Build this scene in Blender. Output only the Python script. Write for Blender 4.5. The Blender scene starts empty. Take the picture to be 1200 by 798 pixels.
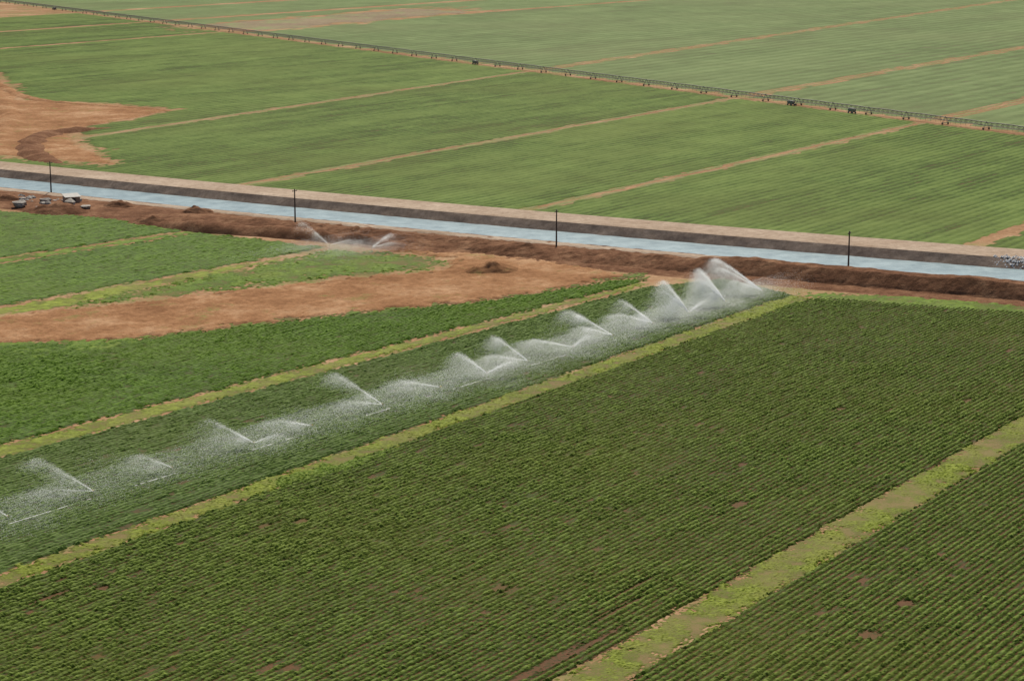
import bpy, math, numpy as np
from mathutils import Vector
rng=np.random.default_rng(7)
scene=bpy.context.scene
H=70.0; F=2466.0; P=math.radians(11.9)
cp,sp=math.cos(P),math.sin(P)
AZ=math.radians(33.8)
U=np.array([math.sin(AZ),math.cos(AZ)]); V=np.array([math.cos(AZ),-math.sin(AZ)])

def G(px,py,z=0.0):
    a=(px-600)/F; b=-(py-399)/F
    dy=cp+sp*b; dz=-sp+cp*b
    t=(H-z)/(-dz)
    return np.array([a*t,dy*t])
def ST(p): return np.array([p[0]*U[0]+p[1]*U[1], p[0]*V[0]+p[1]*V[1]])

def hsh(xi,yi,seed):
    h=(xi*374761393+yi*668265263+seed*974634777)&0x7fffffff
    h=((h^(h>>13))*1274126177)&0x7fffffff
    h=((h^(h>>16))*668265263)&0x7fffffff
    return (h^(h>>15))/float(0x7fffffff)
def vn(x,y,sc,seed=0):
    x=x/sc; y=y/sc
    xi=np.floor(x).astype(np.int64); yi=np.floor(y).astype(np.int64)
    fx=x-xi; fy=y-yi
    fx=fx*fx*(3-2*fx); fy=fy*fy*(3-2*fy)
    a=hsh(xi,yi,seed);b=hsh(xi+1,yi,seed);c=hsh(xi,yi+1,seed);d=hsh(xi+1,yi+1,seed)
    return (a*(1-fx)+b*fx)*(1-fy)+(c*(1-fx)+d*fx)*fy
def fbm(x,y,sc,seed=0,o=3):
    r=0;w=1;tot=0
    for i in range(o):
        r=r+w*vn(x,y,sc/2**i,seed+i*17); tot+=w; w*=.5
    return r/tot
def pip(x,y,poly):
    ins=np.zeros(x.shape,bool); n=len(poly)
    for i in range(n):
        x1,y1=poly[i];x2,y2=poly[(i+1)%n]
        if y1==y2: continue
        c=((y1>y)!=(y2>y))&(x<(x2-x1)*(y-y1)/(y2-y1)+x1)
        ins^=c
    return ins

def meta(ob,label=None,cat=None,kind=None,group=None):
    if label: ob["label"]=label
    if cat: ob["category"]=cat
    if kind: ob["kind"]=kind
    if group: ob["group"]=group
def link(ob):
    scene.collection.objects.link(ob); return ob
def mkmesh(name,co,faces,mat=None,attrs=None,smooth=False):
    me=bpy.data.meshes.new(name)
    co=np.asarray(co,dtype=np.float32); faces=np.asarray(faces,dtype=np.int32)
    n=len(faces); k=faces.shape[1]
    me.vertices.add(len(co)); me.vertices.foreach_set("co",co.ravel())
    me.loops.add(n*k); me.loops.foreach_set("vertex_index",faces.ravel())
    me.polygons.add(n); me.polygons.foreach_set("loop_start",np.arange(n,dtype=np.int32)*k)
    try: me.polygons.foreach_set("loop_total",np.full(n,k,dtype=np.int32))
    except Exception: pass
    me.update(calc_edges=True)
    me.polygons.foreach_set("use_smooth",np.full(n,smooth,dtype=bool))
    if attrs:
        for an,av in attrs.items():
            at=me.attributes.new(an,'FLOAT','POINT'); at.data.foreach_set("value",np.asarray(av,dtype=np.float32))
    if mat: me.materials.append(mat)
    me.validate()
    return me
def mkobj(name,me): 
    return link(bpy.data.objects.new(name,me))

# ---------------- materials
def newmat(name):
    m=bpy.data.materials.new(name); m.use_nodes=True
    nt=m.node_tree; b=nt.nodes["Principled BSDF"]
    return m,nt,b
def N(nt,t,**k):
    n=nt.nodes.new(t)
    for a,v in k.items(): setattr(n,a,v)
    return n
def noise(nt,scale,detail=4,rough=.6,vec=None):
    n=N(nt,'ShaderNodeTexNoise'); n.inputs['Scale'].default_value=scale
    n.inputs['Detail'].default_value=detail; n.inputs['Roughness'].default_value=rough
    if vec is not None: nt.links.new(vec,n.inputs['Vector'])
    return n
def ramp(nt,fac,stops):
    r=N(nt,'ShaderNodeValToRGB'); e=r.color_ramp.elements
    while len(e)<len(stops): e.new(.5)
    for i,(p,c) in enumerate(stops):
        e[i].position=p; e[i].color=(c[0],c[1],c[2],1)
    nt.links.new(fac,r.inputs[0]); return r
def mix(nt,fac,a,b,mode='MIX'):
    m=N(nt,'ShaderNodeMix',data_type='RGBA',blend_type=mode)
    if isinstance(fac,float): m.inputs[0].default_value=fac
    else: nt.links.new(fac,m.inputs[0])
    for i,x in ((6,a),(7,b)):
        if isinstance(x,tuple): m.inputs[i].default_value=(x[0],x[1],x[2],1)
        else: nt.links.new(x,m.inputs[i])
    return m.outputs[2]
def maprange(nt,v,a,b,c=0.,d=1.):
    m=N(nt,'ShaderNodeMapRange'); nt.links.new(v,m.inputs[0])
    for i,x in enumerate((a,b,c,d)): m.inputs[i+1].default_value=x
    return m.outputs[0]

def cropmat(name,soil,dark,mid,tip,yel=(.2,.2,.05),fine=3.0,yamt=.35,patch=.03,spec=.05,trans=.38,stops=(.18,.45)):
    m,nt,b=newmat(name)
    tc=N(nt,'ShaderNodeNewGeometry'); pos=tc.outputs['Position']
    at=N(nt,'ShaderNodeAttribute',attribute_name='canopy')
    n1=noise(nt,fine,3,.7,pos); 
    ad=N(nt,'ShaderNodeMath',operation='ADD'); nt.links.new(at.outputs['Fac'],ad.inputs[0])
    nt.links.new(maprange(nt,n1.outputs[0],.3,.7,-.17,.17),ad.inputs[1])
    r=ramp(nt,ad.outputs[0],[(0.0,soil),(stops[0],dark),(stops[1],mid),(.95,tip)])
    n2=noise(nt,patch,4,.6,pos)
    c=mix(nt,maprange(nt,n2.outputs[0],.45,.72,0,yamt),r.outputs[0],yel)
    n3=noise(nt,patch*4,5,.65,pos)
    c=mix(nt,maprange(nt,n3.outputs[0],.35,.65,0,.45),c,(.55,.58,.52),'MULTIPLY')
    nt.links.new(c,b.inputs['Base Color'])
    b.inputs['Roughness'].default_value=.6
    b.inputs['Specular IOR Level'].default_value=spec
    tr=N(nt,'ShaderNodeBsdfTranslucent'); nt.links.new(c,tr.inputs[0])
    ms=N(nt,'ShaderNodeMixShader'); ms.inputs[0].default_value=trans
    nt.links.new(b.outputs[0],ms.inputs[1]); nt.links.new(tr.outputs[0],ms.inputs[2])
    nt.links.new(ms.outputs[0],nt.nodes['Material Output'].inputs[0])
    return m
def soilmat(name,a,b_,c,sc=.05,fine=1.5,green=None,bump=.3,gthr=(.5,.62)):
    m,nt,b=newmat(name)
    pos=N(nt,'ShaderNodeNewGeometry').outputs['Position']
    n=noise(nt,sc,12,.78,pos)
    r=ramp(nt,n.outputs[0],[(.36,a),(.5,b_),(.63,c)])
    col=r.outputs[0]
    n2=noise(nt,fine,5,.75,pos)
    col=mix(nt,maprange(nt,n2.outputs[0],.35,.7,0,.7),col,(.45,.41,.37),'MULTIPLY')
    if green:
        n3=noise(nt,sc*1.7,8,.75,pos)
        col=mix(nt,maprange(nt,n3.outputs[0],gthr[0],gthr[1],0,.75),col,green)
    nt.links.new(col,b.inputs['Base Color']); b.inputs['Roughness'].default_value=.95
    b.inputs['Specular IOR Level'].default_value=.03
    bp=N(nt,'ShaderNodeBump'); bp.inputs['Strength'].default_value=bump; bp.inputs['Distance'].default_value=.4
    nt.links.new(n2.outputs[0],bp.inputs['Height']); nt.links.new(bp.outputs[0],b.inputs['Normal'])
    return m
def plain(name,col,rough=.7,metal=0,var=.25,sc=2.0):
    m,nt,b=newmat(name)
    pos=N(nt,'ShaderNodeTexCoord').outputs['Object']
    n=noise(nt,sc,4,.6,pos)
    c=mix(nt,maprange(nt,n.outputs[0],.3,.7,0,1),tuple(x*(1-var) for x in col),tuple(min(1,x*(1+var)) for x in col))
    nt.links.new(c,b.inputs['Base Color']); b.inputs['Roughness'].default_value=rough; b.inputs['Metallic'].default_value=metal
    return m

M_crop=cropmat("crop_leaves",(.19,.09,.042),(.062,.078,.016),(.112,.168,.024),(.30,.40,.080),(.20,.225,.040),stops=(.16,.42))
M_crop_wet=cropmat("wet_crop_leaves",(.14,.095,.04),(.065,.105,.022),(.115,.19,.036),(.25,.35,.10),(.18,.23,.06),stops=(.15,.42))
M_crop_mid=cropmat("lush_crop_leaves",(.13,.10,.03),(.058,.11,.014),(.118,.22,.022),(.23,.37,.055),(.20,.28,.035),stops=(.15,.42))
M_far=cropmat("haze_paled_crop_leaves",(.17,.14,.06),(.085,.125,.034),(.145,.22,.052),(.24,.325,.09),(.21,.24,.07),1.2,.4,.012,.02)  # leaf colours lightened to paint in distance haze
M_far2=cropmat("haze_tinted_crop_leaves",(.23,.225,.12),(.175,.225,.092),(.215,.29,.115),(.285,.36,.155),(.27,.30,.14),.6,.5,.008,.02)  # strongest painted haze: paler, greyer base colours, no real atmosphere
M_grass=cropmat("verge_grass",(.29,.205,.09),(.18,.20,.035),(.28,.34,.045),(.42,.50,.08),(.38,.34,.11),4,.6,.12)
M_weed=cropmat("weed_leaves",(.22,.165,.06),(.11,.18,.022),(.19,.30,.035),(.30,.42,.07),(.27,.30,.06),3,.5,.1)
M_dry=cropmat("dry_grass",(.34,.27,.14),(.27,.27,.10),(.33,.33,.11),(.39,.39,.16),(.36,.30,.14),2,.6,.08)
M_ground=soilmat("farm_soil",(.26,.15,.08),(.35,.21,.118),(.46,.31,.19),.03,.8,(.18,.19,.07))
M_dirt=soilmat("red_dirt",(.22,.108,.052),(.335,.178,.09),(.46,.285,.165),.06,1.2,(.19,.18,.06),gthr=(.57,.66),bump=.5)
M_dirtd=soilmat("spoil_earth",(.115,.056,.032),(.19,.096,.055),(.30,.17,.10),.15,1.0,bump=.6)
M_road=soilmat("gravel_road",(.34,.255,.185),(.41,.32,.245),(.48,.385,.30),.04,.8)
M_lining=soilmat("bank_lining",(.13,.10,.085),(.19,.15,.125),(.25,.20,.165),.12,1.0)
M_fallow=soilmat("fallow_soil",(.22,.18,.12),(.26,.205,.14),(.30,.24,.16),.02,.3,(.21,.26,.11))

m,nt,b=newmat("canal_water_surface")
pos=N(nt,'ShaderNodeNewGeometry').outputs['Position']
n=noise(nt,.2,8,.75,pos); r=ramp(nt,n.outputs[0],[(.38,(.085,.155,.19)),(.62,(.20,.29,.32))])
nt.links.new(r.outputs[0],b.inputs['Base Color']); b.inputs['Roughness'].default_value=.4
b.inputs['Specular IOR Level'].default_value=.26
n=noise(nt,1.0,6,.7,pos); bp=N(nt,'ShaderNodeBump'); bp.inputs['Strength'].default_value=.6; bp.inputs['Distance'].default_value=.14
nt.links.new(n.outputs[0],bp.inputs['Height']); nt.links.new(bp.outputs[0],b.inputs['Normal'])
M_water=m
m,nt,b=newmat("water_droplets")
b.inputs['Base Color'].default_value=(.94,.95,.95,1); b.inputs['Roughness'].default_value=.4
tr=N(nt,'ShaderNodeBsdfTranslucent'); tr.inputs[0].default_value=(.97,.98,1,1)
ms=N(nt,'ShaderNodeMixShader'); ms.inputs[0].default_value=.5
nt.links.new(b.outputs[0],ms.inputs[1]); nt.links.new(tr.outputs[0],ms.inputs[2])
nt.links.new(ms.outputs[0],nt.nodes['Material Output'].inputs[0])
M_spray=m
M_galv=plain("galvanised_steel",(.24,.22,.20),.7,.0)
M_tyre=plain("tyre_rubber",(.14,.12,.10),.9)
M_wood=plain("weathered_wood",(.07,.055,.045),.9)
M_insul=plain("insulator_porcelain",(.3,.28,.26),.3)
M_alu=plain("aluminium_pipe_metal",(.5,.5,.5),.4,.7)
M_brass=plain("brass",(.35,.25,.1),.4,.8)
M_box=plain("painted_cabinet",(.20,.20,.18),.7)
M_rock=plain("pale_rock",(.78,.75,.70),.9,0,.2)
M_grock=plain("grey_rock",(.27,.245,.215),.9,0,.4)
M_tin=plain("pale_sheet_metal",(.30,.29,.27),.7,.0)
M_wall=plain("mud_brick_wall",(.30,.22,.16),.95)
M_open=plain("painted_doorway_shade",(.02,.02,.02),.9)  # near-black colour painted for the shade inside the shed doorway

# ---------------- heightfields
def grid_region(name,bbox_st,ds,dt,maskf,heightf,mat,jit=.3,smooth=False,poly=None,edge=.02):
    s0,s1,t0,t1=bbox_st
    ns=int((s1-s0)/ds)+1; ntt=int((t1-t0)/dt)+1
    S,T=np.meshgrid(s0+np.arange(ns)*ds, t0+np.arange(ntt)*dt, indexing='ij')
    Sj=S+(rng.random(S.shape)-.5)*ds*jit*2; Tj=T+(rng.random(S.shape)-.5)*dt*jit
    X=Sj*U[0]+Tj*V[0]; Y=Sj*U[1]+Tj*V[1]
    Z,C=heightf(Sj,Tj,X,Y)
    mk=maskf(Sj,Tj,X,Y)
    f=mk[:-1,:-1]&mk[1:,:-1]&mk[1:,1:]&mk[:-1,1:]
    cnt=np.zeros(S.shape,int)
    fi=f.astype(int); cnt[:-1,:-1]+=fi; cnt[1:,:-1]+=fi; cnt[1:,1:]+=fi; cnt[:-1,1:]+=fi
    bd=cnt<4
    Z=np.where(bd,edge,Z); C=np.where(bd,C*.8,C)
    idx=np.arange(ns*ntt).reshape(ns,ntt)
    q=np.stack([idx[:-1,:-1][f],idx[:-1,1:][f],idx[1:,1:][f],idx[1:,:-1][f]],1)
    q=q[:,::-1]
    used=np.unique(q); rm=np.full(ns*ntt,-1,np.int64); rm[used]=np.arange(len(used))
    q=rm[q]; co=np.stack([X.ravel(),Y.ravel(),Z.ravel()],1)[used]
    a,b_,c=co[q[0,0]],co[q[0,1]],co[q[0,2]]
    if np.cross(b_-a,c-b_)[2]<0: q=q[:,::-1]
    me=mkmesh(name,co,q,mat,{'canopy':C.ravel()[used]},smooth)
    return mkobj(name,me)
def bbox(polyw):
    st=np.array([ST(p) for p in polyw]); return (st[:,0].min(),st[:,0].max(),st[:,1].min(),st[:,1].max())
SPOTS=[(586,690,1.2,.8),(866,592,1.5,.9),(1060,708,1.2,.9),(1020,745,1.3,1.2),(352,612,1.2,.8),(310,617,1.0,.7),(680,762,9,.3),(625,786,9,.35),(725,715,5,.3),(740,690,5,.25),(985,480,1,.7),(870,545,1.,.7),(1110,540,1.6,.7),(60,700,3,.5),(120,690,1,.6),(1135,470,1.5,.5)]
SPW=[(ST(G(a,b_)),c,d) for a,b_,c,d in SPOTS]
def crop_h(hh,row,seed,base=.05,gap=.0,noise_amp=.6,plant=.42,spots=False):
    def f(S,T,X,Y):
        ri=np.floor(T/row+.5)
        ph=T/row+ (vn(S,T,40,seed)-.5)*.15
        c=.5+.5*np.cos(2*np.pi*ph)
        n1=vn(S,ri*3.3,plant,seed+1); n2=rng.random(S.shape)
        rowv=vn(S,ri*37.3,14,seed+2); rowv2=vn(S,ri*91.7,1.6,seed+4)
        vig=fbm(X,Y,22,seed+3)
        g=fbm(X,Y,4,seed+5,3)*.5+rowv2*.5
        gp=np.clip((g-gap-.15)/.14,0,1)
        if spots:
            for c0,ra,rb in SPW:
                e=((S-c0[0])/ra)**2+((T-c0[1])/rb)**2
                gp=gp*np.clip((e+.5*(n2-.5)-.7)/.5,0,1)
        v=(.65+.55*vig)*(.8+.3*rowv)*(.65+.5*rowv2)
        body=np.clip(c*1.2-.10+.55*(n1-.5),0,1)**.65
        h=hh*body*v*(1-noise_amp+noise_amp*(1.1*n1+.9*n2))*gp
        can=np.clip(body*(.20+.34*vig+.44*n2*n2+.32*n1+.14*(rowv-.5)+.12*(rowv2-.5))*gp,0,1)
        return base+h,can
    return f
def tuft_h(hh,seed,base=.03,sc=.8,cut=.24):
    def f(S,T,X,Y):
        n=fbm(X,Y,sc*2,seed); n2=rng.random(S.shape); n3=fbm(X,Y,9,seed+8)
        a=np.clip((n*.6+n3*.4-cut)*2.8,0,1)
        return base+hh*a*(.3+.7*n2),np.clip(a*(.25+.75*n2),0,1)
    return f
def crop(name,poly,ds,dt,hf,mat,rag=.8,excl=(),label=None,kind="stuff",jit=.3,smooth=False,rf=2.5,edge=.02,rr=1.):
    w=[G(*p) for p in poly]
    def mf(S,T,X,Y):
        k=rag*rr
        r=(fbm(X,Y,rf,99,4)-.5)*2*rag+rng.normal(size=X.shape)*k*.5; r2=(fbm(X,Y,rf,199,4)-.5)*2*rag+rng.normal(size=X.shape)*k*.5
        return pip(X+r,Y+r2,w)
    ob=grid_region(name,bbox(w),ds,dt,mf,hf,mat,jit,smooth,edge=edge)
    meta(ob,label,None,kind); return ob

# ---------------- ground
s=9000
me=mkmesh("ground",[(-s,-s,0),(s,-s,0),(s,s,0),(-s,s,0)],[(0,1,2,3)],M_ground)
g=mkobj("ground",me); meta(g,"dusty reddish brown farm soil with sparse weeds",None,"structure")

ROW=.8
crop("crop_field",[(732,798),(1200,516),(1420,398),(1500,900),(557,905)],.2,.14,crop_h(.29,ROW,11,spots=True),M_crop,.5,label="dark green row crop with closed dense rows")
crop("crop_field",[(-150,746),(0,688),(925,357),(960,349),(1200,366),(1390,384),(1200,489),(650,798),(470,898),(-150,898)],.21,.14,crop_h(.29,ROW,23,spots=True),M_crop,.5,label="broad dark green row crop beside a grass strip")
crop("crop_field",[(-150,575),(0,536),(755,337),(850,326),(935,347),(905,354),(0,673),(-150,725)],.32,.19,crop_h(.27,ROW,37),M_crop_wet,.6,label="wet green row crop under the sprinklers")
crop("crop_field",[(-150,425),(0,405),(150,398),(300,380),(420,367),(560,354),(650,340),(720,328),(765,328),(745,334),(0,523),(-150,560)],.38,.2,crop_h(.26,ROW,41),M_crop_mid,1.4,label="green row crop edged by bare red dirt")
crop("grass_strip",[(-150,752),(-150,722),(0,669),(905,351),(935,344),(955,352),(925,362),(0,692)],.22,.18,tuft_h(.22,5,cut=.30,sc=.8),M_grass,1.3,label="yellow-green grass verge between crop rows",rf=1.6)
crop("grass_strip",[(315,563),(345,553),(430,533),(470,520),(480,528),(430,548),(360,568),(325,574)],.22,.18,tuft_h(.3,15,cut=.12,sc=.8),M_weed,1.3,label="bright green weed clump on a grass verge",rf=1.6,edge=.05)
crop("grass_strip",[(640,800),(1200,480),(1390,376),(1420,400),(1200,525),(738,802),(574,904),(455,894)],.2,.15,tuft_h(.22,6,cut=.31,sc=.9),M_grass,1.3,label="yellow-green grass track with bare patches",rf=1.6)
crop("grass_strip",[(-150,578),(-150,560),(0,522),(745,332),(765,333),(0,538)],.35,.22,tuft_h(.18,7,cut=.27,sc=.6),M_grass,.9,label="narrow pale grass verge between crop rows",rf=1.2)
# upper left field
crop("crop_field",[(-150,232),(0,247),(120,254),(200,268),(225,270),(0,303),(-150,325)],.6,.28,crop_h(.22,1.2,51),M_crop_mid,1.3,label="green row crop beside a dirt track")
crop("crop_field",[(-150,333),(0,309),(235,272),(330,283),(390,290),(330,301),(0,360),(-150,384)],.6,.28,crop_h(.22,1.2,57),M_crop_mid,1.3,label="green row crop beside a dirt patch")
crop("weed_patch",[(100,350),(330,304),(390,292),(430,293),(525,303),(530,311),(500,319),(400,326),(200,349),(60,365)],.4,.28,tuft_h(.3,61,sc=1.2,cut=.28),M_weed,4.,label="bright green weeds growing on dirt",rf=4)
crop("weed_patch",[(-150,420),(0,400),(130,396),(200,392),(150,410),(0,428),(-150,450)],.45,.3,tuft_h(.25,63,sc=1.2),M_weed,3.,label="bright green weeds at the crop edge",rf=4)
crop("grass_strip",[(-150,325),(0,303),(225,270),(240,272),(0,309),(-150,333)],.6,.4,tuft_h(.15,65),M_weed,1.,label="pale grass verge between crops")
crop("grass_strip",[(-150,384),(0,360),(330,301),(345,303),(60,364),(0,369),(-150,392)],.6,.4,tuft_h(.15,67),M_grass,1.6,label="pale grass verge at the edge of a crop")
crop("grass_strip",[(60,394),(150,388),(300,370),(420,356),(560,342),(650,329),(722,317),(770,320),(765,329),(720,330),(650,343),(560,357),(420,370),(300,383),(150,401)],.45,.3,tuft_h(.2,69,cut=.36),M_weed,4.,label="scattered weeds along the crop edge",rf=3,edge=.1)
crop("grass_strip",[(935,341),(1060,346),(1200,356),(1400,372),(1400,388),(1200,371),(1060,362),(950,354)],.5,.35,tuft_h(.2,70,cut=.33),M_weed,2.2,label="scattered weeds at the foot of a bank",rf=3)
def dirt_h(amp,seed,rut=1.):
    def f(S,T,X,Y):
        ruts=.05*rut*np.sin(T*2.1+2*fbm(S,T,30,seed+9))
        return .10+amp*fbm(X,Y,9,seed)**2+amp*.5*fbm(X,Y,1.6,seed+3)+ruts+.12*(rng.random(X.shape)**3), 0*X
    return f
crop("bare_dirt",[(-150,384),(0,369),(60,366),(200,350),(400,327),(500,320),(530,311),(525,303),(430,292),(600,298),(735,322),(720,328),(650,340),(560,354),(420,367),(300,380),(150,398),(0,404),(-150,424)],.5,.35,dirt_h(.3,71),M_dirt,3.0,label="bare reddish dirt clearing with tyre ruts",kind="structure",smooth=True,rr=.4)

# ---------------- canal
npx=[(0,220),(346,256),(652,284),(994,314),(1200,331)]
ZW=.25
nw=np.array([G(*p,ZW) for p in npx]); cf=np.polyfit(nw[:,0],nw[:,1],2)
xa,xb=nw[0,0]-10,nw[-1,0]+10
def yc(x):
    x=np.asarray(x,float); xc=np.clip(x,xa,xb)
    return np.polyval(cf,xc)+np.polyval(np.polyder(cf),xc)*(x-xc)
def slope(x): return np.polyval(np.polyder(cf),np.clip(x,xa,xb))
def off(pxs,z):
    w=np.array([G(*p,z) for p in pxs]); return float(np.mean((w[:,1]-yc(w[:,0]))/np.sqrt(1+slope(w[:,0])**2)))
oW=off([(0,206),(346,242),(652,271),(994,302),(1200,318)],ZW)
oS=off([(0,197),(346,232),(652,261),(994,290),(1200,308)],1.9)
oR=off([(0,184),(346,221),(652,249),(994,280),(1200,298)],1.9)
oS=max(oS,oW+2.5); oR=max(oR,oS+6)
def pt(x,o,z):
    y=yc(x); m_=slope(x); L=np.sqrt(1+m_*m_)
    return np.stack([x-m_/L*o, y+o/L, z],-1)
def cdist(X,Y):
    return (Y-yc(X))/np.sqrt(1+slope(X)**2)
def sweep(name,o0,o1,do,zf,mat,label,dx=1.5,kind="structure",xr=(-420,420),smooth=True):
    xs=np.arange(xr[0],xr[1],dx); n=max(1,int(round((o1-o0)/do))); os_=np.linspace(o0,o1,n+1)
    X,O=np.meshgrid(xs,os_,indexing='ij')
    Z=zf(X,O); P_=pt(X,O,Z)
    idx=np.arange(X.size).reshape(X.shape)
    q=np.stack([idx[:-1,:-1].ravel(),idx[1:,:-1].ravel(),idx[1:,1:].ravel(),idx[:-1,1:].ravel()],1)
    me=mkmesh(name,P_.reshape(-1,3),q,mat,None,smooth); ob=mkobj(name,me); meta(ob,label,None,kind); return ob
sweep("canal_water",-.3,oW+.3,oW,lambda X,O:0*X+ZW,M_water,"pale blue water filling a straight irrigation canal",5)
rs=lambda X,O,a,sc,sd: a*(fbm(X,O,sc,sd)-.5)
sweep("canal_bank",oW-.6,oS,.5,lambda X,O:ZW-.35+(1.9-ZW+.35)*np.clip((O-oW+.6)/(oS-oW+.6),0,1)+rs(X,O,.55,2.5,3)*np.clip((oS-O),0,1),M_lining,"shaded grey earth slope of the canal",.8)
def roadz(X,O):
    e=np.clip(np.minimum(O-oS,oR-O)/.8,0,1)
    return 1.9+rs(X,O,.12,3,8)*e+ .3*np.exp(-((O-oS-1.2)/.6)**2)*fbm(X,O,4,9)*e
sweep("canal_road",oS,oR,.6,roadz,M_road,"pale gravel service road on the canal embankment")
sweep("embankment_slope",oR,oR+5,1.,lambda X,O:1.9-1.95*np.clip((O-oR)/5,0,1),M_dirt,"earth slope of the embankment road")
def ridge_amp(X):
    return .06+.85*np.clip((X+75)/40,0,1)+.50*np.clip((X-10)/45,0,1)
def bankz(X,O):
    rt=.8*np.clip((X-35)/30,0,1)
    d=-O+ (fbm(X,O*0,16,41)-.5)*(4.5-3*rt)
    prof=np.where(d<13,np.clip((d-7)/6.,0,1)**1.1,np.clip((19-.8*rt-d)/(4.4-2.*rt),0,1)**.8)
    lump=(.15+1.5*fbm(X,O,9,31)**1.2+.45*(fbm(X,O,2.2,33)-.5))*(1-rt)+(.98+.15*fbm(X,O,11,31))*rt
    d0=-O
    base=.5*np.clip((24-d0)/12,0,1)*np.clip(d0/.7,0,1)**.5+.1
    e=np.clip((24-d0)/2,0,1)
    lf=.35+.65*np.clip((X+75)/30,0,1)
    return base*e+1.65*prof*lump*ridge_amp(X)*e+rs(X,O,.5,1.3,35)*e*np.clip(d0/1.5,0,1)*(1-.5*rt)*lf-.02
sweep("earth_bank",-24,0,.4,bankz,M_dirtd,"rough brown spoil bank along the canal",.5,smooth=False)
sweep("canal_track",-5.2,-.9,.5,lambda X,O:.72+rs(X,O,.35,3,55)-.35*np.clip((np.abs(O+3.)-1.4)/.6,0,1),M_road,"narrow pale dirt track along the canal")

# ---------------- far fields
tracks=[[(-10,58),(230,40)],[(100,161),(580,90)],[(300,214),(800,126)],[(620,246),(1050,151)],[(1130,291),(1200,266)]]
machA,machB=G(-10,2),G(1215,160)
md=(machB-machA)/np.linalg.norm(machB-machA); mn=np.array([-md[1],md[0]])
def machd(X,Y): return (X-machA[0])*mn[0]+(Y-machA[1])*mn[1]
dirtpoly=[G(*p) for p in [(-300,60),(-10,86),(12,102),(25,118),(110,121),(205,129),(150,140),(85,152),(95,170),(140,194),(0,183),(-300,150)]]
fallow=[G(*p) for p in [(225,30),(400,17),(470,10),(560,14),(440,25),(300,38)]]
def trackline(tr):
    a,b_=ST(G(*tr[0])),ST(G(*tr[1])); k=(b_[1]-a[1])/(b_[0]-a[0]); return lambda S:a[1]+k*(S-a[0])
TL=[trackline(t) for t in tracks]
def farmask(lo,hi,wl,wh,near=True,fardist=None):
    def f(S,T,X,Y):
        r=(fbm(X,Y,6,77)-.5)*4+rng.normal(size=X.shape)*.45
        m=np.ones(S.shape,bool)
        if lo is not None: m&=T>lo(S)+wl+r
        if hi is not None: m&=T<hi(S)-wh+r*.7
        d=machd(X,Y)
        m&= (d<-2.) if near else (d>2.)
        m&= cdist(X,Y)>oR+7+r
        r4=r+rng.normal(size=X.shape)*1.6
        m&=~pip(X+r4,Y+r4,dirtpoly); m&=~pip(X+r4*6,Y+r4*6,fallow)
        return m
    return f
def far_h(hh,row,seed,big=40,st=1.):
    def f(S,T,X,Y):
        ri=np.floor(T/row+.5)
        c=.5+.5*np.cos(2*np.pi*T/row)
        v=fbm(X,Y,big,seed); n2=rng.random(S.shape); rv=vn(S,ri*53.7,60,seed+2); rw=vn(S,np.floor(T/9)*31.7,150,seed+6)
        gp=fbm(S*.6,T,9,seed+4); g2=fbm(S*.4,T,3.5,seed+14)
        b_=(.15+.85*c)
        return .05+hh*b_*(.5+.6*n2)*(.6+.6*v), np.clip((.05+.60*c)*(.5+.5*v)+.40*n2+.40*(rv-.5)*st+.3*(rw-.5)*st+.45*(gp-.5)*st+.35*(g2-.5)*st+.08,0,1)
    return f
far_defs=[(TL[3],TL[4]),(TL[2],TL[3]),(TL[1],TL[2]),(TL[0],TL[1]),(lambda S:TL[0](S)-95,TL[0]),(lambda S:TL[0](S)-200,lambda S:TL[0](S)-98),(TL[4],None)]
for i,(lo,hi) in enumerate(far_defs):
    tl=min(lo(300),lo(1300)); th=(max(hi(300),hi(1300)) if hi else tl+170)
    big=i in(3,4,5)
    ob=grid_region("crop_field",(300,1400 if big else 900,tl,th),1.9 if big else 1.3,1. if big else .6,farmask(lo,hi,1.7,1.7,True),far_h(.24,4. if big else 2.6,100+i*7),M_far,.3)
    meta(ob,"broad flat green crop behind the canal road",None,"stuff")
far2=[(TL[3],TL[4]),(TL[2],TL[3]),(TL[1],TL[2]),(TL[0],TL[1]),(lambda S:TL[0](S)-95,TL[0]),(lambda S:TL[0](S)-200,lambda S:TL[0](S)-98),(lambda S:TL[0](S)-420,lambda S:TL[0](S)-204),(TL[4],None)]
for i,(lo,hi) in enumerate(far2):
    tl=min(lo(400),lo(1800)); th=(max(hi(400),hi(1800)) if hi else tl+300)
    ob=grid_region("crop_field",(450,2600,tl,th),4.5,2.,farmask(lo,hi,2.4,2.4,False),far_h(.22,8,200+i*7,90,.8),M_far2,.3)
    meta(ob,"distant green crop field with haze put into its colour",None,"stuff")
for i in (1,2,3):
    lo=TL[i]
    f=lambda S,T,X,Y,lo=lo:(np.abs(T-lo(S)-(fbm(X,Y,8,5)-.5)*3)>.6)&(np.abs(T-lo(S))<2.6)&(cdist(X,Y)>oR+7)&(np.abs(machd(X,Y))>3)&~pip(X,Y,dirtpoly)
    tm=(min(lo(300),lo(1500))-4,max(lo(300),lo(1500))+4)
    ob=grid_region("grass_strip",(330,1500,tm[0],tm[1]),2.,.5,f,tuft_h(.2,300+i,cut=.3),M_dry,.3)
    meta(ob,"dry grass verge of a field track",None,"stuff")
f=lambda S,T,X,Y:(cdist(X,Y)>oR+3.5)&(cdist(X,Y)<oR+9+3*fbm(X,Y,5,3))&~pip(X,Y,dirtpoly)&(np.abs(X)<170)
ob=grid_region("grass_strip",(230,620,-460,-130),1.2,.8,f,tuft_h(.3,330,cut=.33),M_dry,.3); meta(ob,"dry grass at the foot of the embankment",None,"stuff")
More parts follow.
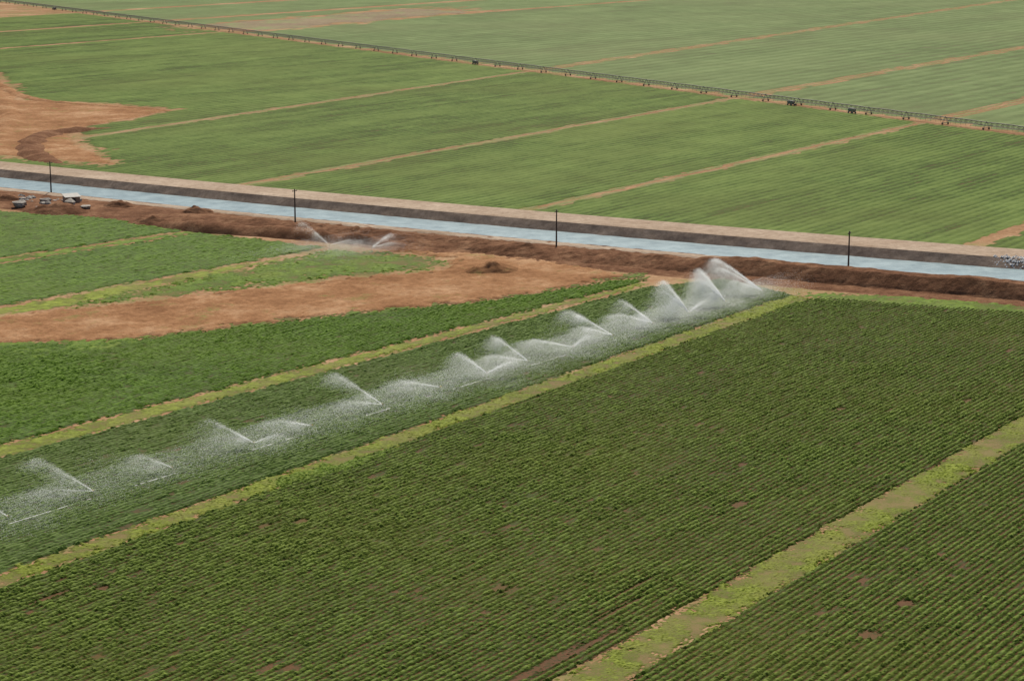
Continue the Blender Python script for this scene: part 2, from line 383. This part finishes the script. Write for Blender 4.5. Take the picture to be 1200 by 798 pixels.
def dsheet(name,poly,mat,label,amp=.5,ds=2.,dt=1.5,w=5):
    f=lambda S,T,X,Y:pip(X+(fbm(X,Y,8,3,4)-.5)*w,Y+(fbm(X,Y,8,4,4)-.5)*w,poly)&(cdist(X,Y)>oR+3)
    ob=grid_region(name,bbox(poly),ds,dt,f,dirt_h(amp,81,0),mat,.2,True); meta(ob,label,None,"structure")
dsheet("bare_dirt",dirtpoly,M_dirt,"bare reddish dirt clearing with tracks",.3)
dsheet("fallow_field",fallow,M_fallow,"bare brown fallow field",.1,6,4,30)
def tube_ridge(name,pxs,w,h,mat,label,seed):
    pts=np.array([G(*p) for p in pxs]); seg=[]
    for a,b_ in zip(pts[:-1],pts[1:]):
        n=max(2,int(np.linalg.norm(b_-a)/1.)); seg+= [a+(b_-a)*k/n for k in range(n)]
    seg.append(pts[-1]); seg=np.array(seg)
    for _ in range(60): seg[1:-1]=(seg[:-2]+seg[1:-1]*2+seg[2:])/4
    tg=np.gradient(seg,axis=0); tg/=np.linalg.norm(tg,axis=1)[:,None]; nn=np.stack([-tg[:,1],tg[:,0]],1)
    m_=11; os_=np.linspace(-1,1,m_); co=[]
    endf=np.clip(np.minimum(np.arange(len(seg)),np.arange(len(seg))[::-1])/14,0,1)
    for j,o in enumerate(os_):
        p=seg+nn*o*w*((.4+.6*endf)*(.7+.6*vn(seg[:,0],seg[:,1],6,seed)))[:,None]
        z=h*(1-o*o)*endf*(.5+1.*fbm(p[:,0],p[:,1],4,seed))+.01
        co.append(np.stack([p[:,0],p[:,1],z],1))
    co=np.array(co).transpose(1,0,2).reshape(-1,3); idx=np.arange(len(seg)*m_).reshape(len(seg),m_)
    q=np.stack([idx[:-1,:-1].ravel(),idx[1:,:-1].ravel(),idx[1:,1:].ravel(),idx[:-1,1:].ravel()],1)[:,::-1]
    ob=mkobj(name,mkmesh(name,co,q,mat,None,True)); meta(ob,label,None,"structure")
tube_ridge("earth_bank",[(70,192),(44,186),(34,176),(38,164),(64,156),(135,150)],4,1.2,M_dirtd,"dark spoil ridge on a dirt clearing",1)
tube_ridge("earth_bank",[(0,160),(14,140),(6,122),(-12,108)],4,.8,M_dirt,"low spoil ridge on a dirt clearing",4)
tube_ridge("earth_bank",[(-20,90),(20,112),(60,121),(205,131)],2.5,.7,M_dirt,"low spoil ridge at the field edge",2)
tube_ridge("earth_bank",[(170,262),(250,272),(330,276),(420,285),(500,291)],3,1.8,M_dirtd,"rough spoil ridge beside a crop field",3)

# ---------------- small builders
class MB:
    def __init__(s): s.v=[];s.f=[]
    def beam(s,p,q,r,n=4,r2=None):
        p=Vector(p);q=Vector(q);d=(q-p).normalized(); r2=r if r2 is None else r2
        a=d.orthogonal().normalized(); b_=d.cross(a); k=len(s.v)
        for c,rr in ((p,r),(q,r2)):
            for i in range(n):
                t=2*math.pi*(i+.5)/n; s.v.append(tuple(c+(a*math.cos(t)+b_*math.sin(t))*rr))
        for i in range(n):
            j=(i+1)%n; s.f.append((k+i,k+j,k+n+j,k+n+i))
        if n==4: s.f.append((k+3,k+2,k+1,k)); s.f.append((k+4,k+5,k+6,k+7))
        else: s.f.append(tuple(k+i for i in range(n))[::-1]); s.f.append(tuple(k+n+i for i in range(n)))
    def box(s,c,d):
        k=len(s.v)
        for z in (-1,1):
            for y in (-1,1):
                for x in (-1,1): s.v.append((c[0]+x*d[0]/2,c[1]+y*d[1]/2,c[2]+z*d[2]/2))
        s.f+=[(k,k+2,k+3,k+1),(k+4,k+5,k+7,k+6),(k,k+1,k+5,k+4),(k+2,k+6,k+7,k+3),(k,k+4,k+6,k+2),(k+1,k+3,k+7,k+5)]
    def mesh(s,name,mat):
        me=bpy.data.meshes.new(name); me.from_pydata(s.v,[],s.f); me.materials.append(mat); me.update(); return me
def empty(name,loc,rot=0):
    e=bpy.data.objects.new(name,None); e.empty_display_size=.3; e.location=loc; e.rotation_euler=(0,0,rot); return link(e)
def part(name,me,par,loc=(0,0,0),rot=(0,0,0)):
    o=link(bpy.data.objects.new(name,me)); o.parent=par; o.location=loc; o.rotation_euler=rot; return o

# ---------------- linear irrigation machine
L=float(np.linalg.norm(machB-machA))+60
sl=18.0
nsp=int(L/sl)
mach=empty("irrigation_machine",(machA[0]-md[0]*20,machA[1]-md[1]*20,0),math.atan2(md[1],md[0]))
meta(mach,"long wheeled irrigation machine with steel truss spans crossing fields","irrigation machine")
mb=MB(); nseg=8
pts=[(sl*i/nseg,0,2.25+.15*math.sin(math.pi*i/nseg)) for i in range(nseg+1)]
for a,b_ in zip(pts[:-1],pts[1:]): mb.beam(a,b_,.14,6)
for sgn in (-1,1):
    lw=[(sl*i/nseg,.7*sgn*min(1,math.sin(math.pi*i/nseg)*2),1.35) for i in range(nseg+1)]
    for i in range(nseg):
        mb.beam(lw[i],lw[i+1],.07)
        mb.beam(pts[i],lw[i+1] if i<nseg-1 else pts[i+1],.045)
        if i: mb.beam(pts[i],lw[i],.06)
for i in range(1,nseg): mb.beam((sl*i/nseg,0,2.2),(sl*i/nseg,0,.45),.05)
span_me=mb.mesh("truss_span",M_galv)
mb=MB()
for sx in(-.3,.3):
    for sy in (-1,1): mb.beam((sx*.4,0,2.5),(sx,1.2*sy,.5),.07)
mb.beam((0,-1.3,.5),(0,1.3,.5),.08); mb.beam((-.25,-.7,1.3),(-.25,.7,1.3),.05); mb.beam((.25,-.7,1.3),(.25,.7,1.3),.05)
tow_me=mb.mesh("support_tower",M_galv)
mb=MB(); mb.beam((-.1,0,0),(.1,0,0),.36,16); mb.beam((-.13,0,0),(.13,0,0),.13,8)
wh_me=mb.mesh("wheel",M_tyre)
for i in range(nsp):
    part("truss_span",span_me,mach,(i*sl,0,0))
for i in range(nsp+1):
    t=part("support_tower",tow_me,mach,(i*sl,0,0))
    for sy in(-1.2,1.2): 
        w_=link(bpy.data.objects.new("wheel",wh_me)); w_.parent=t; w_.location=(0,sy,.36); w_.rotation_euler=(0,0,math.pi/2)
mb=MB(); mb.box((0,0,1.15),(2.8,1.2,.8)); mb.box((0,0,1.65),(2.,.9,.15)); mb.box((-1.,0,.6),(.25,1.,.3)); mb.box((1.,0,.6),(.25,1.,.3))
for x in(-1.,1.):
    for y in(-.65,.65): mb.beam((x,y-.1,.34),(x,y+.1,.34),.34,12)
cart=mb.mesh("pump_cart",M_box)
def machs(px,py): 
    g_=G(px,py)-np.array(mach.location[:2]); return float(g_@md)
for px,py in((68,12),(535,77),(925,124),(1000,133)):
    part("pump_cart",cart,mach,(machs(px,py),-2.,0))

# ---------------- utility poles
mb=MB(); mb.beam((0,0,-.3),(0,0,7.6),.19,10,.12); pole_me=mb.mesh("pole_shaft",M_wood)
mb=MB(); mb.beam((-.8,0,7.2),(.8,0,7.2),.08); arm_me=mb.mesh("crossarm",M_wood)
mb=MB(); mb.beam((0,0,0),(0,0,.2),.06,8,.04); ins_me=mb.mesh("insulator",M_insul)
for i,(px,py) in enumerate([(60,226),(346,262),(652,289),(994,317)]):
    x,y=G(px,py,.5); e=empty("utility_pole",(x,y,.4),math.atan(slope(x))+math.pi/2)
    meta(e,"thin dark wooden utility pole on the canal bank","utility pole",None,"poles along the canal bank")
    part("pole_shaft",pole_me,e); part("crossarm",arm_me,e)
    for xx in(-.65,0,.65): part("insulator",ins_me,e,(xx,0,7.28 if xx else 7.6))

# ---------------- mounds
def mound(px,py,w,h,seed,label,mat=M_dirtd):
    x,y=G(px,py); n=30; a=np.linspace(-1,1,n); A,B=np.meshgrid(a,a,indexing='ij')
    r=np.sqrt(A*A+B*B)+.35*(fbm(A*3+seed*9,B*3,1.2,seed)-.5)
    z=h*np.clip(1-r,0,1)**.9*(.7+.6*fbm(A*4+seed*5,B*4,.9,seed+3))-.05
    co=np.stack([A*w*1.4,B*w*.9,z],-1).reshape(-1,3); idx=np.arange(n*n).reshape(n,n)
    q=np.stack([idx[:-1,:-1].ravel(),idx[1:,:-1].ravel(),idx[1:,1:].ravel(),idx[:-1,1:].ravel()],1)
    ob=mkobj("dirt_mound",mkmesh("dirt_mound",co,q,mat,None,True)); ob.location=(x,y,0)
    meta(ob,label,"dirt mound")
mound(577,319,4.2,2.5,1,"reddish brown dirt mound on bare ground",M_dirt)
mound(140,245,4,2.2,2,"dark heaped dirt mound beside the canal track")
mound(231,252,3.6,2.2,3,"dark heaped dirt mound beside the canal track")
mound(70,249,6,2.6,4,"wide dark rubble mound beside a shed")
mound(10,236,4,2.2,5,"dark heaped dirt mound beside the canal track")
mound(180,262,4,1.8,9,"low dark dirt mound at a field corner")
mound(420,278,4,2.4,8,"low dirt mound near the crop edge")
mound(380,274,4,2.2,10,"low dirt mound near the crop edge")

# ---------------- pump shed
x,y=G(84,240); sh=empty("pump_shed",(x,y,.5),.45); meta(sh,"low mud brick pump shed with dull tin roof","shed")
mb=MB(); 
for c,d in (((0,1.4,.7),(3.4,.2,1.4)),((-1.6,0,.7),(.2,2.6,1.4)),((1.6,0,.7),(.2,2.6,1.4)),((-1.1,-1.4,.45),(1.0,.2,1.9)),((1.1,-1.4,.45),(1.0,.2,1.9)),((0,-1.4,1.3),(1.2,.2,.2))): mb.box(c,d)
part("wall",mb.mesh("wall",M_wall),sh)
mb=MB()
mb.v=[(-1.9,-1.7,1.42),(1.9,-1.7,1.42),(1.9,1.7,1.9),(-1.9,1.7,1.9),(-1.9,-1.7,1.5),(1.9,-1.7,1.5),(1.9,1.7,1.98),(-1.9,1.7,1.98)]
mb.f=[(3,2,1,0),(4,5,6,7),(0,1,5,4),(1,2,6,5),(2,3,7,6),(3,0,4,7)]
part("roof",mb.mesh("roof",M_tin),sh)
mb=MB(); mb.box((0,-1.42,.35),(1.15,.06,1.7)); part("doorway_shade_panel",mb.mesh("doorway_shade_panel",M_open),sh)  # flat dark panel stands in for the unlit interior

# ---------------- rubble rocks
def rock_mesh(seed,sz):
    r=np.random.default_rng(seed); import bmesh
    bm=bmesh.new(); bmesh.ops.create_icosphere(bm,subdivisions=1,radius=sz)
    for v in bm.verts: v.co=Vector((v.co.x*1.3,v.co.y,v.co.z*.75))*(.7+.6*r.random())
    me=bpy.data.meshes.new("rock"); bm.to_mesh(me); bm.free(); me.materials.append(M_grock); return me
for i in range(34):
    px=rng.uniform(20,112); py=235+rng.uniform(-3,9)+px*.05; z=rng.uniform(.35,.9) if i%5 else rng.uniform(1.1,1.5)
    x,y=G(px,py); o=mkobj("rock",rock_mesh(i,z)); o.location=(x,y,z*.4+.3); o.rotation_euler=(0,0,rng.uniform(0,6)); meta(o,"grey angular boulder on the canal track","rock",None,"boulders by the canal track")
vs=[];fs=[]
xr0=G(1125,305,1.9)[0]
for i in range(1100):
    X=xr0+30*rng.random(); o=oS-.5+abs(rng.normal())*2.4*min(1,.4+(X-xr0)/14)-rng.random()*2
    if rng.random()>(X-xr0+2)/10: continue
    zz=2.0 if o>oS else max(ZW,ZW-.1+(2.0-ZW)*(o-oW)/(oS-oW))
    p=pt(np.array(X),np.array(o),np.array(zz+.05)); sz=rng.uniform(.12,.36)
    k=len(vs); m_=5; a0_=rng.uniform(0,6)
    for j in range(m_):
        a=a0_+j*2*math.pi/m_; vs.append((p[0]+math.cos(a)*sz*rng.uniform(.8,1.4),p[1]+math.sin(a)*sz,p[2]-.1))
    vs.append((p[0],p[1],p[2]+sz*.7))
    fs+=[(k+j,k+(j+1)%m_,k+m_) for j in range(m_)]
o=mkobj("rubble",mkmesh("rubble",vs,fs,M_rock)); meta(o,"pale broken rubble spilled on the embankment",None,"stuff")

# ---------------- sprinklers
def spray_mesh(seed,jets,mist=1.,R0=8.5,veil=1.):
    r=np.random.default_rng(seed); P_=[];S_=[]
    wind=np.array([-.8,-.45,0])
    for (az,Ln,Hh,n,pk,fall) in jets:
        d=np.array([math.cos(az),math.sin(az),0])
        def zt(u):
            a=np.clip(u/pk,0,1); b_=np.clip((u-pk)/(1.15-pk),0,1)
            return 1.0+Hh*(1-(1-a)**1.12)-Hh*.35*b_**1.5
        n=int(n)
        nc=int(n*.22); u=r.random(nc)**1.05*pk*1.1
        sig=.06+.38*(u/pk)**1.3
        p=d*(Ln*u)[:,None]; p[:,2]=zt(u); p+=r.normal(size=(nc,3))*sig[:,None]*np.array([.7,.7,.40])
        P_.append(p); S_.append((.042+.02*r.random(nc))*(1-.45*u))
        nv=int(n*1.15*veil)
        kb=14; bu=(.1+.95*r.random(kb)**.75); bw=.015+.045*r.random(kb); ba=r.random(kb)**2.2+.05; ba/=ba.sum()
        ch=r.choice(kb,nv,p=ba); u=np.clip(bu[ch]+r.normal(size=nv)*bw[ch],.05,1.2)
        um=r.random(nv)<.35; u=np.where(um,.08+1.05*r.random(nv)**.8,u)
        fm=(.35+.65*r.random(kb))[ch]
        f=r.random(nv)**1.25*fall*np.where(um,1,fm)
        p=d*(Ln*u)[:,None]; z=np.maximum(zt(u),.2); p[:,2]=z*(1-f)
        p+=wind*(f*3.0)[:,None]-d*(f*Ln*.10)[:,None]
        p+=r.normal(size=(nv,3))*(.10+.45*u+1.0*f)[:,None]*np.array([.9,.9,.26])
        P_.append(p); S_.append(.018+.023*r.random(nv))
    nm=int(26000*mist); g1=r.normal(size=nm)*R0*.85; g2=r.normal(size=nm)*R0*.33
    al=np.array([dd[0],dd[1]]); ac=np.array([-dd[1],dd[0]])
    q=np.exp(-(g2/R0)**2*3.)
    xy=al*g1[:,None]+ac*g2[:,None]+np.array([-1.8,.3])
    p=np.stack([xy[:,0],xy[:,1],.25+2.2*r.random(nm)**1.4*q],1)
    ck=9; cx=r.normal(size=(ck,2))*R0*.36; c_i=r.integers(0,ck,nm)
    mm=r.random(nm)<.35
    p[mm,:2]=cx[c_i[mm]]+r.normal(size=(mm.sum(),2))*1.6+np.array([-1.5,0])
    P_.append(p); S_.append(.020+.026*r.random(nm))
    p=np.concatenate(P_); s_=np.concatenate(S_); p[:,2]=np.maximum(p[:,2],.05); n=len(p)
    d=r.normal(size=(n,3,3)); d/=np.linalg.norm(d,axis=2)[:,:,None]
    co=(p[:,None,:]+d*s_[:,None,None]).reshape(-1,3)
    return mkmesh("water_spray",co,np.arange(n*3).reshape(n,3),M_spray)
mb=MB(); mb.beam((0,0,0),(0,0,.95),.03,8); mb.beam((-.25,0,.02),(.25,0,.02),.04,6); ris_me=mb.mesh("riser_pipe",M_alu)
mb=MB(); mb.beam((0,0,.95),(0,0,1.08),.05,8); mb.beam((0,0,1.03),(-.22,0,1.14),.03,8,.018); mb.beam((.0,0,1.1),(.2,0,1.1),.02,6); noz_me=mb.mesh("nozzle",M_brass)
a0,a1=G(10,615),G(893,347)
dd=(a1-a0); LL=np.linalg.norm(dd); dd/=LL
R=math.radians
JT=[
 (0.00,[(150,8,2.0,6,.8,.6)]),
 (0.075,[(148,9.5,2.6,8,.92,.4),(205,8,.8,4,.7,.9)]),
 (0.15,[(165,6,1.2,5,.7,.8)]),
 (0.235,[(172,6.5,2.8,10,.9,.7),(345,5,1.4,4,.7,.9)]),
 (0.30,[(190,6,.8,6,.7,.7)]),
 (0.385,[(138,10,2.9,12,.95,.4),(212,7,1.0,5,.7,.9)]),
 (0.46,[(188,7,1.1,9,.8,.8)]),
 (0.525,[(160,5,2.6,15,.9,.7),(20,5,1.6,10,.85,.9)]),
 (0.585,[(143,7,2.9,15,.92,.6),(195,7,1.1,9,.8,.9)]),
 (0.655,[(188,8,1.3,16,.75,.9),(30,4,1.6,8,.7,.9)]),
 (0.72,[(150,8.5,3.2,20,.95,.5),(192,6,1.6,12,.9,.9)]),
 (0.79,[(140,7,3.0,21,.95,.8),(172,7,1.3,13,.8,.9)]),
 (0.855,[(168,4.6,5.2,38,.97,1.),(185,4.5,3.8,20,.95,1.),(20,4,2.0,10,.8,1.)]),
 (0.925,[(160,5,5.4,44,.97,1.),(190,5,4.2,26,.95,1.),(172,4.5,4.8,20,.97,1.)]),
 (1.0,[(160,9,5.2,44,.97,.8),(175,8,4.0,26,.95,1.),(195,6,2.0,14,.9,1.)]),
]
for i,(f,js) in enumerate(JT):
    p=a0+dd*LL*f; az=R(js[0][0])
    jets=[(R(a),l,h,n*1000,pk,fl) for a,l,h,n,pk,fl in js]
    e=empty("sprinkler",(p[0],p[1],0),0)
    meta(e,"impact sprinkler throwing white water spray over crops","sprinkler",None,"sprinklers in a line across the crop")
    part("riser_pipe",ris_me,e,rot=(0,0,az+math.pi)); part("nozzle",noz_me,e,rot=(0,0,az+math.pi))
    part("water_spray",spray_mesh(500+i,jets,(.65+1.1*f)),e)
for i,(px,py,az,Ln,Hh) in enumerate([(386,293,R(155),6.5,4.2),(436,296,R(35),5,2.4)]):
    p=G(px,py); e=empty("sprinkler",(p[0],p[1],0),0)
    meta(e,"impact sprinkler spraying water near a dirt track","sprinkler",None,"sprinklers near the dirt track")
    part("riser_pipe",ris_me,e,rot=(0,0,az+math.pi)); part("nozzle",noz_me,e,rot=(0,0,az+math.pi))
    part("water_spray",spray_mesh(700+i,[(az,Ln,Hh,6000,.95,.3),(R(5),6,1.0,4500,.7,.8)],1.0,R0=11),e)
mb=MB(); a=a0-dd*30; b_=a1+dd*6
mb.beam((a[0],a[1],.1),(b_[0],b_[1],.1),.06,8)
o=mkobj("irrigation_pipe",mb.mesh("irrigation_pipe",M_alu)); meta(o,"thin aluminium lateral pipe feeding the sprinklers","pipe")

# ---------------- camera, light
cam=bpy.data.cameras.new("camera"); co=link(bpy.data.objects.new("camera",cam))
co.location=(0,0,H); co.rotation_euler=(math.pi/2-P,0,0); cam.sensor_width=36; cam.lens=F/1200*36; cam.clip_end=20000; cam.clip_start=1
scene.camera=co
EL=R(50); SA=R(4)
w=bpy.data.worlds.new("World"); scene.world=w; w.use_nodes=True; nt=w.node_tree
sk=nt.nodes.new('ShaderNodeTexSky'); sk.sky_type='NISHITA'; sk.sun_disc=False; sk.sun_elevation=EL; sk.sun_rotation=SA
sk.dust_density=3; sk.altitude=300
nt.links.new(sk.outputs[0],nt.nodes['Background'].inputs[0]); nt.nodes['Background'].inputs[1].default_value=.08
sd=bpy.data.lights.new("sun",'SUN'); sd.energy=5.0; sd.angle=R(.6); sd.color=(1,.93,.80)
so=link(bpy.data.objects.new("sun",sd))
dirv=Vector((math.sin(SA)*math.cos(EL),math.cos(SA)*math.cos(EL),math.sin(EL)))
so.rotation_euler=dirv.to_track_quat('Z','Y').to_euler()
scene.view_settings.view_transform='Standard'; scene.view_settings.look='None'; scene.view_settings.exposure=0
